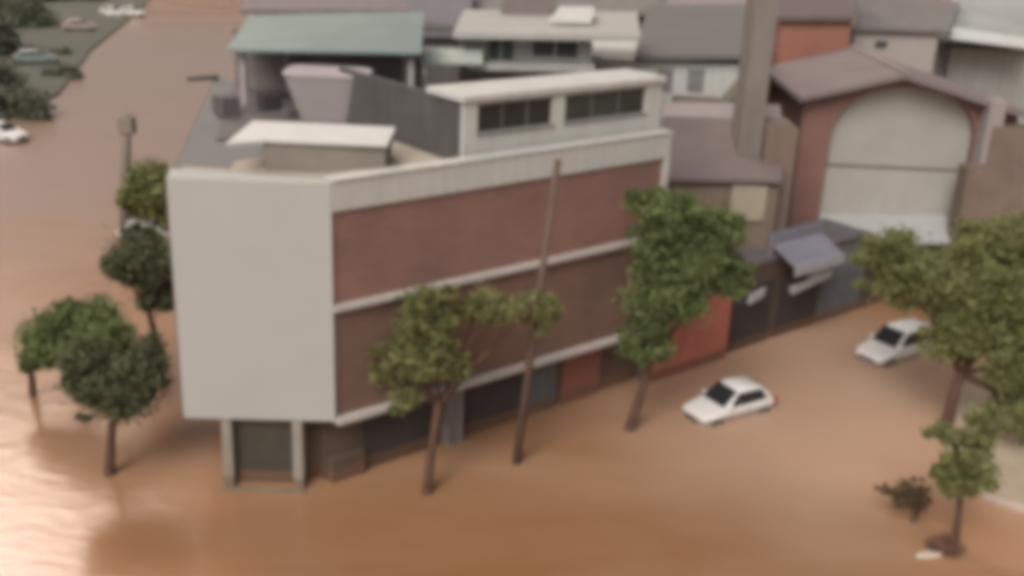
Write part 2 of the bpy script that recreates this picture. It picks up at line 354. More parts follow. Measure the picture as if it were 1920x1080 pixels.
# ground floor
GN = .75
def gbox(name, x0, x1, n0, n1, z0, z1, m, par=None): o = MB(); o.box(x0, x1, n0, n1, z0, z1); return o.build(name, m, par or mb)
gbox('ground_floor_wall', .0, LEN-.1, GN+.1, GN+4, -.5, 2.745, DBROWN)
for (x0, x1, m) in ((1.6, 4.7, SHUT), (6.1, 9.0, SHUT), (9.3, 10.7, SHUTB)):
    sh = gbox('shutter', x0, x1, GN-.02, GN+.095, -.4, 2.35, m)
    sl = MB()
    for k in range(14): sl.box(x0+.04, x1-.04, GN-.045, GN-.022, .02+k*.165, .09+k*.165)
    sl.build('slat', m, sh)
gbox('pillar', 5.05, 5.75, GN-.35, GN+.095, -.4, 2.6, mat('grey_pillar', (.24, .21, .20), .25, 1.2, .8, streak=.3))
gbox('red_wall', 11.1, 13.2, GN-.03, GN+.095, -.4, 2.6, REDD)
gbox('brown_base', .1, 1.45, GN-.25, GN+.095, -.4, .9, DBROWN)
# corner entrance below the panel (world frame turned into the local one)
def lprism(name, wp, z0, z1, m, par=None, bevel=0):
    o = MB(); o.prism([loc_(Vector((p[0], p[1], 0))) for p in wp], z0, z1); return o.build(name, m, par or mb, bevel=bevel)
lprism('entrance_core', [(-9.75, 33.35), (-6.9, 33.5), (-5.8, 34.2), (-5.0, 38), (-10, 38)], -.5, 2.745, DBROWN)
for px0 in (-9.62, -7.18):
    lprism('pillar', [(px0-.17, 32.62), (px0+.17, 32.63), (px0+.17, 33.34), (px0-.17, 33.33)], -.5, 2.69, mat('entrance_pillar', (.30, .27, .23), .12, 1.2, .8, streak=.2, tide=.5), bevel=.02)
ed = lprism('entrance_door', [(-9.43, 33.0), (-7.37, 33.05), (-7.37, 33.34), (-9.43, 33.34)], -.45, 2.5, OLIVED)
lprism('sill', [(-9.9, 32.35), (-6.95, 32.4), (-6.95, 32.61), (-9.9, 32.56)], -.5, .09, mat('wet_sill', (.20,.15,.10), .2))

# rooftop shelter with pale green sheet roof, and the tank in front of it
def V(px, py, Y): return at(px, py, Y)
sh = empty('rooftop_shelter', (V(620, 200, 47).x, 47, 10.81), 0, 'open rooftop shelter with a pale green sheet roof and grey posts', 'shelter')
def W(mbx, name, m, root, **k):   # world-space mesh parented to a root without rotation
    r = Vector(root.location); mbx.v = [tuple(Vector(v)-r) for v in mbx.v]; return mbx.build(name, m, root, **k)
ra, rb_ = V(425, 92, 45.5), V(790, 98, 45.5)
rc, rd = V(795, 22, 54), V(468, 28, 54)
W(MB().slab([ra, rb_, rc, rd], .12), 'roof', TEAL, sh)
for px in (455, 770):
    c = V(px, 150, 46); W(MB().box(c.x-.13, c.x+.13, 46, 46.26, 10.81, ra.z-.13), 'post', mat('post_grey', (.33, .29, .28), .1), sh)
for px in (505, 740):
    c = V(px, 150, 46); W(MB().box(c.x-.06, c.x+.06, 49.5, 49.7, 10.81, ra.z+.3), 'post', mat('post_grey', (.33, .29, .28), .1), sh)
x0, x1 = V(440, 150, 50).x, V(790, 150, 50).x
W(MB().box(x0, x1, 50.2, 50.4, 10.81, 13.6), 'back_wall', mat('shelter_wall', (.17, .145, .138), .15, .5, streak=.2), sh)
W(MB().box(V(530, 110, 50).x, V(740, 110, 50).x, 50.12, 50.19, 12.6, 13.35), 'window', GLASSD, sh)
tk = empty('water_tank', (V(617, 195, 44).x, 44, 10.81), 0, 'pale grey tapered water tank standing under the green shelter roof', 'tank')
t = MB(); rings = []
for z, s_ in ((0, .58), (.1, .64), (1.0, .82), (1.85, .97), (1.9, 1.0), (2.0, 1.0)):
    ring = []
    for k in range(32):
        a = 2*math.pi*k/32; ca, sa = math.cos(a), math.sin(a); e = .45
        ring.append((1.75*s_*math.copysign(abs(ca)**e, ca), 1.2*s_*math.copysign(abs(sa)**e, sa), z))
    rings.append(ring)
t.loft(rings).build('tank_body', TANKM, tk, smooth=False)
l = MB(); l.loft([[(p[0]*1.03, p[1]*1.03, 2.003) for p in rings[-1]], [(p[0]*.98, p[1]*.98, 2.09) for p in rings[-1]]]).build('lid', TANKM, tk)
sp = MB(); c = atz(372, 150, 10.85)
# dark spout at the roof's left edge
sp.tube([Vector((c.x-.5, c.y-.2, 10.9)), Vector((c.x+.9, c.y+.3, 11.0))], [.1, .14]); sp.v = [((Vector(v)-A).dot(u), (Vector(v)-A).dot(nn), v[2]) for v in sp.v]
sp.build('roof_spout', SHUT, mb)

# ------------------------------------------------------------------ background houses: fronts at a distance, sized from the survey
def house(name, label, px0, px1, pyt, Y, depth, wall, roof=None, base=-.5, roof_t=.25, over=.25, cat='building', group=None, skew=0):
    a, b = V(px0, pyt, Y), V(px1, pyt, Y); z1 = (a.z+b.z)/2
    root = empty(name, (a.x, Y, 0), 0, label, cat, group)
    W(MB().box(a.x, b.x, Y, Y+depth, base, z1-roof_t-.003), 'wall', wall, root)
    if roof: W(MB().box(a.x-over, b.x+over, Y-over, Y+depth+over, z1-roof_t, z1), 'roof', roof, root)
    root['_z'] = z1; return root
def win(root, px0, px1, py0, py1, Y, m=GLASSD, frame=WHITE, proud=.06, name='window'):
    a, b = V(px0, py0, Y), V(px1, py1, Y)
    o = W(MB().box(a.x, b.x, Y-proud, Y-.004, b.z, a.z), name, m, root)
    if frame:
        r = root.location; f = MB(); t_ = .1; y0, y1 = Y-proud-.05, Y-proud+.03
        for (xa, xb, za, zb) in ((a.x-t_, b.x+t_, a.z, a.z+t_), (a.x-t_, b.x+t_, b.z-t_, b.z), (a.x-t_, a.x, b.z, a.z), (b.x, b.x+t_, b.z, a.z)):
            f.box(xa-r.x, xb-r.x, y0-r.y, y1-r.y, za-r.z, zb-r.z)
        f.box((a.x+b.x)/2-.04-r.x, (a.x+b.x)/2+.04-r.x, y0-r.y, Y-proud-.003-r.y, b.z-r.z, a.z-r.z)
        f.build('frame', frame, o)
    return o
GREYW = mat('grey_white_wall', (.33,.33,.31), .1, .6, .8, streak=.15)
# rear block with two windows and a pale slab
r1 = house('rear_block', 'grey-white block with two dark windows behind the top storey', 862, 1112, 66, 54, 8, GREYW, None)
win(r1, 917, 962, 68, 113, 54, GLASSG, GREYW); win(r1, 1000, 1082, 70, 108, 54, GLASSD, GREYW)
a, b = V(845, 62, 53), V(1200, 62, 53); z_ = (a.z+b.z)/2
W(MB().slab([V(850, 60, 52.6), V(1200, 66, 52.6), V(1195, 22, 62), V(870, 18, 62)], .3), 'roof_slab', mat('pale_slab', (.36, .34, .31), .15, .4), r1)
W(MB().slab([V(1030, 38, 55.5), V(1110, 40, 55.5), V(1115, 12, 59), V(1050, 12, 59)], .15), 'skylight', WHITE, r1)
W(MB().box(V(940, 10, 60).x, V(1045, 10, 60).x, 60, 63, z_, V(940, -16, 60).z), 'roof_hut', ROOFM, r1)
W(MB().slab([V(788, 113, 50), V(905, 117, 50), V(905, 92, 53.5), V(792, 88, 53.5)], .15), 'canopy', mat('pale_green_slab', (.33, .36, .32), .1), r1)
W(MB().slab([V(880, 124, 50.5), V(1115, 128, 50.5), V(1112, 118, 53.9), V(880, 114, 53.9)], .2), 'ledge', GREYW, r1)
# white house with wide grey roof
r2 = house('grey_roof_house', 'white walled house under a wide plain grey roof', 1085, 1425, 106, 60, 14, mat('white_house_wall', (.50,.50,.47), .08, .5, .8, streak=.08), None)
ga = [V(1190, 104, 59.5), V(1425, 104, 59.5), V(1400, 8, 84), V(1215, 8, 84)]
W(MB().slab(ga, .25), 'roof', mat('plain_grey_roof', (.135,.127,.115), .07, .3), r2)
for px in (1246, 1304): win(r2, px-13, px+13, 128, 172, 60, mat('grey_window', (.20, .19, .185), .15, 1, .4), None)
# mauve walled building right of the long front
r3 = house('grey_roof_shop', 'low house with a dark mauve-grey sloping roof and beige wall beyond the long front', 1258, 1462, 336, 49.5, 7, BROWN, None)
W(MB().slab([V(1245, 332, 49.2), V(1466, 336, 49.2), V(1466, 222, 55.6), V(1245, 216, 55.6)], .22), 'roof', mat('mauve_grey_roof', (.165, .125, .118), .12, .5, .85), r3)
W(MB().slab([V(1240, 222, 55.4), V(1466, 226, 55.4), V(1462, 196, 56.2), V(1240, 190, 56.2)], .5), 'roof_ledge', PINKW, r3)
zz = V(1262, 200, 56).z
W(MB().prism_y([(V(1330, 200, 57).x, zz-1), (V(1420, 200, 57).x, zz-1), (V(1416, 140, 57).x, zz+1.5), (V(1395, 140, 57).x, zz+1.5)], 56.4, 58), 'roof_gable', mat('olive_brown', (.15, .135, .10), .15), r3)
W(MB().box(V(1262, 190, 57).x, V(1350, 190, 57).x, 56.3, 57.5, zz-1, zz+.35), 'roof_box', MAUVE, r3)
W(MB().box(V(1375, 335, 49.5).x, V(1440, 335, 49.5).x, 49.38, 49.496, V(1400, 412, 49.5).z, V(1400, 346, 49.5).z), 'beige_panel', mat('beige_panel', (.33, .28, .21), .1), r3)
# tan tower
r4 = house('tan_tower', 'tall narrow tan stair tower left of the terracotta wall', 1424, 1468, -60, 51.5, 2.2, TAN, TAN, over=.05)
# terracotta building
r5 = house('terracotta_house', 'terracotta red walled house behind the church', 1468, 1600, 28, 68, 6, ORANGE, None)
W(MB().slab([V(1455, 30, 67.6), V(1604, 30, 67.6), V(1604, -40, 79), V(1455, -40, 79)], .3), 'roof', mat('purple_brown_roof', (.13, .095, .095), .15), r5)
# white gable house
r6 = house('white_cottage', 'small cream walled house showing between terracotta wall and church roof', 1605, 1762, 52, 73.2, 5, mat('cream_wall', (.36,.32,.29), .06), None)
win(r6, 1642, 1662, 76, 90, 73.2, SHUT, None)
W(MB().slab([V(1606, 50, 72.8), V(1780, 56, 72.8), V(1800, 5, 84), V(1606, -20, 84)], .25), 'roof', mat('brown_grey_roof', (.17, .15, .14), .2), r6)
r7 = house('pale_roof_house', 'house with a pale greenish roof at the upper right edge', 1785, 2150, 90, 77, 10, GREYW, None)
W(MB().slab([V(1784, 62, 76), V(2150, 112, 76), V(2150, -20, 96), V(1784, -45, 96)], .3), 'roof', mat('pale_greenish_roof', (.30, .30, .28), .15, .25), r7)
W(MB().slab([V(1784, 70, 74), V(1935, 90, 74), V(1930, 72, 75.9), V(1786, 50, 75.9)], .12), 'eave', mat('pale_eave', (.48, .48, .45), .08), r7)
# low dark roofs along the top of the frame
r8 = house('dark_roof_house', 'dark grey roofed house just beyond the green shelter roof', 770, 880, 45, 70, 12, DGREY, None)
W(MB().slab([V(765, 62, 69.5), V(885, 62, 69.5), V(885, -40, 92), V(765, -40, 92)], .3), 'roof', mat('purple_grey_roof', (.135, .125, .135), .15), r8)
r9 = house('brown_roof_house', 'brown-grey roofed house at the top beyond the shelter', 470, 775, 30, 82, 14, DGREY, None)
W(MB().slab([V(448, 18, 81.5), V(790, 18, 81.5), V(790, -60, 110), V(480, -60, 110)], .3), 'roof', mat('brown_roof', (.17, .14, .135), .2), r9)
r10 = house('far_grey_house', 'grey house with dark flat roof at the top centre', 860, 1240, 30, 84, 14, MAUVE, None)
W(MB().slab([V(860, 22, 83.5), V(1240, 22, 83.5), V(1240, -60, 118), V(860, -60, 118)], .3), 'roof', mat('grey_brown_roof', (.17, .155, .14), .25), r10)
r11 = house('long_roof_house', 'long pale grey roofed house behind the wide grey roof', 1240, 1600, 20, 92, 14, MAUVE, None)
W(MB().slab([V(1240, 12, 91.5), V(1600, 12, 91.5), V(1600, -70, 130), V(1240, -70, 130)], .3), 'roof', mat('mauve_pale_roof', (.24, .20, .195), .15), r11)

# ------------------------------------------------------------------ church with round-arched front
CY = 57.0
ch = empty('church', (V(1660, 500, CY).x, CY, 0), 0, 'gabled church front with a large pale arched recess and red-brown frame', 'church')
xl, xr = V(1478, 420, CY).x, V(1868, 420, CY).x
ex, apx = V(1688, 135, CY).x, V(1688, 135, CY).z
el, er = V(1530, 165, CY).z, V(1862, 200, CY).z
xi0, xi1 = V(1536, 400, CY).x, V(1800, 400, CY).x
# front wall with an arched opening
def arch(x0, x1, zs, ztop, n=18):
    cx, r = (x0+x1)/2, (x1-x0)/2
    return [(cx+r*math.cos(math.pi*k/n), zs+(ztop-zs)*math.sin(math.pi*k/n)**.85) for k in range(n+1)]
zs, zt = V(1660, 262, CY).z, V(1680, 160, CY).z
ar = arch(xi0, xi1, zs, zt)
left = [(xl, -.5), (xi0, -.5)] + [p for p in reversed(ar) if p[0] <= ex+1e-6]
right = [p for p in reversed(ar) if p[0] > ex] + [(xi1, -.5), (xr, -.5)]
mid_z = max(zt, 0)
left2 = left + [(ex, zt), (ex, apx-.15), (xl, el-.25)]
right2 = [(ex, zt)] + right + [(xr, er-.25), (ex, apx-.15)]
W(MB().prism_y(left2, CY, CY+.5), 'front_wall', REDB, ch)
W(MB().prism_y(right2, CY, CY+.5), 'front_wall', REDB, ch)
rec = [(xi0-.2, -.5), (xi1+.2, -.5)] + arch(xi0-.2, xi1+.2, zs, zt+.1)
W(MB().prism_y(rec, CY+.55, CY+.8), 'arched_recess', mat('church_cream', (.355, .335, .30), .07, .5, .8, streak=.03), ch)
zl = V(1660, 318, CY).z
W(MB().box(xi0+.05, xi1-.05, CY+.42, CY+.54, zl-.07, zl+.07), 'transom', mat('dark_beam', (.13, .105, .09), .1), ch)
W(MB().box(xi0+.02, xi1-.02, CY+.36, CY+.54, -.5, zl-.08), 'lower_wall', mat('church_cream_low', (.37, .35, .315), .06, .5, .8, streak=.03), ch)
# porch canopy (pale) over the door
W(MB().slab([V(1515, 448, 55), V(1785, 452, 55), V(1775, 402, CY+.3), V(1540, 400, CY+.3)], .2), 'porch_canopy', mat('canopy_white', (.36,.36,.34), .08, .6), ch)
for k in (1522, 1778):
    c = V(k, 450, 55.2); W(MB().box(c.x-.12, c.x+.12, 55.1, 55.35, -.5, c.z-.22), 'porch_post', TAN, ch)
# bodies and roof
W(MB().prism_y([(xl+.1, -.5), (xr-.1, -.5), (xr-.1, er-.3), (ex, apx-.25), (xl+.1, el-.3)], CY+.85, CY+9), 'nave', REDB, ch)
back = V(1712, 62, CY+18)
def roofpl(x0, z0, x1, z1):
    return [Vector((x0, CY-.9, z0)), Vector((x1, CY-.9, z1)), Vector((x1, CY+9.2, z1)), Vector((x0, CY+9.2, z0))]
W(MB().slab(roofpl(xl-.5, el-.35, ex, apx+.05), .28), 'roof', ROOFM, ch)
W(MB().slab(roofpl(ex, apx+.055, xr+1.2, er-.45), .28), 'roof', ROOFM, ch)
W(MB().box(ex-.12, ex+.12, CY-.92, CY+9.2, apx+.06, apx+.2), 'ridge_cap', mat('ridge', (.30, .24, .23), .1), ch)
# pale pier and wing on the right
W(MB().box(V(1838, 250, 56.5).x, V(1868, 250, 56.5).x, 55.9, 56.9, V(1850, 320, 56.5).z, V(1850, 185, 56.5).z), 'pale_pier', PINKW, ch)
wg = MB().box(V(1820, 300, 54.5).x, V(2100, 300, 54.5).x, 54.5, 55.85, -.5, V(1850, 318, 54.5).z); W(wg, 'wing', BROWN, ch)
W(MB().box(V(1872, 300, 54.5).x, V(2100, 300, 54.5).x, 55.86, 56.9, -.5, V(1880, 238, 55.9).z), 'wing_upper', BROWN, ch)
# tan side pier, left
sp_ = house('brown_side_house', 'narrow brown side wall between the mauve house and the church', 1440, 1500, 232, 50.6, 3, BROWN, None)

# ------------------------------------------------------------------ street front beyond the corner building: red wall and dark shops
def street(name, label, t0, cat): 
    return empty(name, A+u*t0, RZ, label, cat)
rw = street('red_wall', 'bright red street wall between the long front and dark shops', 15.7, 'wall')
MB().box(.0, 5.0, .1, .4, -.5, 3.4).build('wall_face', RED, rw)
MB().box(-.05, 5.05, .02, .48, 3.403, 3.52).build('coping', mat('brown_coping', (.22, .14, .12), .15), rw)
MB().box(-.1, 5.0, .41, 3.0, -.5, 3.3).build('back_body', MAUVE, rw)
ds = street('dark_shop_row', 'low row of dark shuttered shops beside the red wall', 20.8, 'building')
MB().box(0, 10.9, .5, 3.2, -.5, 4.1).box(10.903, 15.6, .5, 1.6, -.5, 2.9).build('wall', DBROWN, ds)
MB().box(.02, 10.95, .4, 3.3, 4.104, 4.3).box(10.953, 15.7, .42, 1.7, 2.904, 3.02).build('roof', ROOFD, ds)
for x0, x1, m in ((.5, 3.4, SHUT), (3.8, 7.0, SHUT), (7.3, 10.8, SHUTB), (11.2, 15.2, SHUT)):
    o = MB().box(x0, x1, .42, .495, -.4, 2.7 if x0 > 11 else 3.2 if m is SHUT else 3.9).build('shutter', m, ds)
    f = MB()
    for k in range(13): f.box(x0+.03, x1-.03, .40, .417, .02+k*.19, .1+k*.19)
    f.build('slat', m, o)
aw = MB()
aw.add([(2.8, .35, 5.0), (6.6, .35, 5.0), (6.4, -1.1, 4.35), (2.7, -1.1, 4.35), (2.8, .35, 4.9), (6.6, .35, 4.9), (6.4, -1.1, 4.25), (2.7, -1.1, 4.25)],
       [(0, 1, 2, 3), (7, 6, 5, 4), (0, 4, 5, 1), (1, 5, 6, 2), (2, 6, 7, 3), (3, 7, 4, 0)])
awo = aw.build('awning', PURP, ds)
MB().box(2.7, 6.42, -1.2, -1.105, 3.9, 4.37).build('valance', mat('grey_valance', (.33,.325,.35), .1), awo)
MB().box(2.8, 6.7, .46, .6, 4.31, 5.5).build('awning_backing', PURP, ds)
s1 = MB().prism_y([(3.3, 2.75), (6.2, 3.1), (6.3, 3.45), (4.9, 3.75), (4.4, 3.2), (3.2, 3.1)], -.75, -.55); s1.build('hanging_sign', PALEG, ds)
MB().box(4.6, 4.68, -.54, .5, 3.3, 3.36).build('sign_bracket', BLACK, ds)
s2 = MB().prism_y([(.9, 2.55), (1.9, 2.75), (2.0, 3.15), (1.0, 2.95)], -.15, .0); s2.build('shop_sign', PALEG, ds)

# ------------------------------------------------------------------ poles
P = atz(966, 868); Tt = V(1046, 303, P.y-.1)
up = empty('utility_pole', (P.x, P.y, 0), 0, 'dark brown utility pole leaning in front of the clad front', 'pole')
T_ = Tt-Vector((P.x, P.y, 0))
MB().tube([(0, 0, -.6), T_*.5, T_*1.0], [.17, .145, .12], 12).build('post', PIPE, up, smooth=True)
MB().tube([(T_.x, T_.y, T_.z-.02), (T_.x, T_.y, T_.z+.08)], [.15, .09], 10).build('cap', PIPE, up)
P = atz(233, 432); Tt = V(226, 215, P.y)
up2 = empty('concrete_pole', (P.x, P.y, 0), 0, 'thick grey-brown pole standing alone in the flooded side street', 'pole')
T_ = Tt-Vector((P.x, P.y, 0)); T_.x += .3
MB().tube([(0, 0, -.6), T_*.5, T_], [.36, .33, .30], 14).build('post', POLEC, up2, smooth=True)
MB().box(T_.x-.42, T_.x+.45, T_.y-.35, T_.y+.35, T_.z-1.1, T_.z-.1).build('transformer', POLEC, up2, bevel=.05)

# ------------------------------------------------------------------ trees
def leaves(lobes, n_per_m3, size, flat=.0):
    vs = []
    extra = []
    for (c, r, dens) in lobes:          # ragged outline: small side sprays of uneven size round every lobe
        for k in range(6):
            d = Vector(rng.normal(size=3)); d.z *= .75; d.normalize(); f = rng.uniform(.75, 1.12); q = rng.uniform(.16, .38)
            extra.append((Vector((c.x+d.x*r[0]*f, c.y+d.y*r[1]*f, c.z+d.z*r[2]*f)), (r[0]*q*1.3, r[1]*q*1.3, r[2]*q), dens*.8))
    for (c, r, dens) in [(c, tuple(v*.9 for v in r), d*.8) for c, r, d in lobes] + extra:
        vol = 4.19*r[0]*r[1]*r[2]; n = int(max(40, vol**.80*n_per_m3*dens*1.9))
        # clumps sit near the shell of the lobe, leaves gather round clumps: gaps stay open between them
        nc = max(8, n//38)
        d = rng.normal(size=(nc, 3)); d /= np.linalg.norm(d, axis=1)[:, None]
        rad = rng.uniform(.35, 1.0, nc)**.55 * rng.uniform(.82, 1.12, nc)
        cc = d*rad[:, None]*np.array(r)
        idx = rng.integers(0, nc, n)
        cs = .20*(r[0]+r[2])*.5*rng.uniform(.6, 1.4, nc)
        p = cc[idx] + rng.normal(size=(n, 3))*cs[idx][:, None]*np.array([1, 1, .7])
        p += np.array(c)
        nrm = rng.normal(size=(n, 3)) + np.array([0, 0, .7]); nrm /= np.linalg.norm(nrm, axis=1)[:, None]
        tt = np.cross(nrm, rng.normal(size=(n, 3))); tt /= np.linalg.norm(tt, axis=1)[:, None]; bt = np.cross(nrm, tt)
        s = size*rng.uniform(.6, 1.35, n)[:, None]
        q = np.stack([p-tt*s, p-bt*s*.45, p+tt*s+nrm*s*-.25, p+bt*s*.45], axis=1)
        vs.append(q.reshape(-1, 3))
    v = np.concatenate(vs); f = np.arange(len(v)).reshape(-1, 4)
    return v, f
def tree(name, label, base, lobes, leafm, size=.115, dens=560, tr=.16, lean=None, group='street trees standing in the flood', cat='tree', trunk_m=BARK, fork=.62):
    """lobes: (px, py, distance, rx px, ry px, density)"""
    root = empty(name, (base.x, base.y, 0), 0, label, cat, group); B = Vector((base.x, base.y, 0))
    L = []
    for (px, py, Y, rx, ry, dn) in lobes:
        c = V(px, py, Y); s = scale_at(c); L.append((c-B, (rx/s, .85*(rx+ry)/2/s, ry/s), dn))
    v, f = leaves(L, dens, size)
    me = bpy.data.meshes.new('crown'); me.from_pydata(v.tolist(), [], f.tolist()); me.materials.append(leafm)
    link(bpy.data.objects.new('crown', me), root)
    lo = min(L, key=lambda l_: l_[0].z); cm = sum((l_[0] for l_ in L), Vector())/len(L)
    fz = max(.6, (lo[0].z-lo[1][2])*1.0+.35*lo[1][2])
    fk = Vector((cm.x*min(1, fz/max(cm.z, .1)), cm.y*min(1, fz/max(cm.z, .1)), fz)) if lean is None else Vector(lean)
    tb_ = MB().tube([(0, 0, -.6), (0, 0, 0), fk*.5+Vector((random.uniform(-.08, .08), 0, 0)), fk], [tr*1.5, tr*1.15, tr*.9, tr*.8], 10)
    for c, r, dn in L:
        m_ = fk.lerp(c, .5)+Vector((random.uniform(-.15, .15), random.uniform(-.15, .15), .1))
        tb_.tube([fk-Vector((0, 0, .12)), m_, c+Vector((0, 0, r[2]*.3))], [tr*.62, tr*.4, tr*.12], 7)
        for k in range(5):
            a = random.uniform(0, 6.28); e = c+Vector((r[0]*.75*math.cos(a), r[1]*.75*math.sin(a), r[2]*random.uniform(-.3, .7)))
            tb_.tube([m_, (m_+e)/2+Vector((0, 0, .1)), e], [tr*.3, tr*.18, tr*.06], 5)
    tb_.build('trunk', trunk_m, root, smooth=True)
    return root
tree('street_tree', 'round dark green tree nearest the blank pale panel', atz(205, 890),
     [(222, 728, 33.2, 82, 62, 1.25), (160, 690, 33.4, 52, 50, 1), (272, 680, 33.8, 42, 55, .9)], LEAF_D, tr=.17)
tree('street_tree', 'leftmost tree with a green crown and thin reddish trunk', atz(62, 742),
     [(98, 636, 38.6, 60, 58, 1.2), (165, 598, 38.8, 66, 44, 1.1), (195, 645, 37.5, 62, 52, 1.0)], LEAF_G, tr=.15, lean=(.15, -.1, 1.9))
tree('street_tree', 'dark olive tree touching the left edge of the pale panel', atz(296, 682),
     [(278, 482, 41.5, 74, 50, 1.1), (296, 548, 41.8, 40, 42, 1.1), (225, 500, 41.2, 34, 34, .8)], LEAF_D, tr=.15)
tree('street_tree', 'faint olive tree in the side street above the white car roof', atz(292, 440),
     [(290, 350, 60, 48, 46, .9), (312, 390, 60, 30, 34, .9), (262, 395, 60, 24, 24, .6)], LEAF_O, size=.2, tr=.15)
tree('street_tree', 'sparse spreading tree in front of the middle of the long front', atz(800, 925),
     [(808, 590, 33.6, 62, 55, .75), (812, 668, 33.4, 70, 44, .65), (730, 680, 33.2, 48, 42, .5), (925, 575, 34.4, 62, 42, .6), (1005, 580, 34.6, 46, 40, .42), (745, 735, 33.2, 40, 32, .45)],
     LEAF_O, tr=.17, dens=520)
tree('street_tree', 'tall bright green tree at the far end of the long front', atz(1180, 806),
     [(1262, 400, 39, 72, 48, .85), (1270, 480, 38.8, 85, 60, 1), (1250, 560, 38.6, 82, 60, 1), (1335, 445, 39.4, 66, 62, .9), (1215, 640, 38.4, 52, 46, .75), (1365, 510, 39.4, 52, 46, .9), (1225, 375, 39.2, 44, 30, .9)],
     LEAF_G, tr=.19)
tree('street_tree', 'largest tree, spreading over the right edge beside the parked car', atz(1774, 802),
     [(1835, 545, 40, 110, 72, 1.2), (1815, 615, 39.6, 66, 58, 1.2), (1900, 470, 40.5, 90, 70, .95), (1710, 520, 40.5, 88, 50, .8), (1665, 470, 41, 52, 44, .9),
      (1900, 610, 39.5, 90, 55, 1.1), (1895, 690, 38.5, 58, 52, 1.0), (1770, 640, 39.6, 52, 36, 1.0), (1915, 770, 38.2, 45, 50, .9), (1850, 470, 40.5, 70, 50, 1.0), (1950, 780, 38, 60, 50, .8)], LEAF_O, tr=.24, dens=560, lean=(.15, 0, 2.6))
tree('street_tree', 'small bushy tree on the right with debris round its foot', atz(1788, 1028),
     [(1810, 885, 31, 62, 46, 1.2), (1782, 812, 31.4, 44, 28, .8), (1845, 800, 31.6, 36, 50, .8)], LEAF_O, tr=.13, size=.12)
tree('bare_shrub', 'small brown shrub standing alone in the brown water', atz(1712, 978),
     [(1708, 926, 32.3, 46, 26, 1.3)], LEAF_B, tr=.12, size=.09, lean=(.03, 0, .9), group=None, cat='shrub', trunk_m=TWIG)
# row of trees on the far verge, upper left
far = [(-30, 150, 98, 65, 50), (40, 30, 150, 60, 36), (30, 195, 92, 60, 32), (118, 150, 112, 38, 26), (150, -5, 185, 45, 20), (20, -10, 180, 70, 26), (-40, 60, 125, 70, 50), (110, -20, 190, 60, 22), (108, 108, 126, 32, 18)]
fl = ['dark tree at the left edge on the far verge', 'dark tree behind the dull pink car', 'low dark tree just above the white car at the left edge', 'dark tree right of the grey-green car',
      'dark tree beside the pair of white cars', 'farthest dark tree in the upper left corner', 'dark tree cut by the left edge behind the grey-green car', 'tiny far tree at the top edge above the dull pink car', 'low dark tree between the dull pink and grey-green cars']
for (px, py, Y, rx, ry), lb in zip(far, fl):
    c = V(px, py, Y); c.z = max(2.2, min(c.z, 5)); base = Vector((c.x, c.y, 0))
    tree('verge_tree', lb, base, [(px, py, Y, rx, ry, .8), (px+rx*.4, py+ry*.4, Y-1, rx*.6, ry*.6, .8)], LEAF_F, size=.36, dens=80, tr=.2, group='dark trees on the far verge')

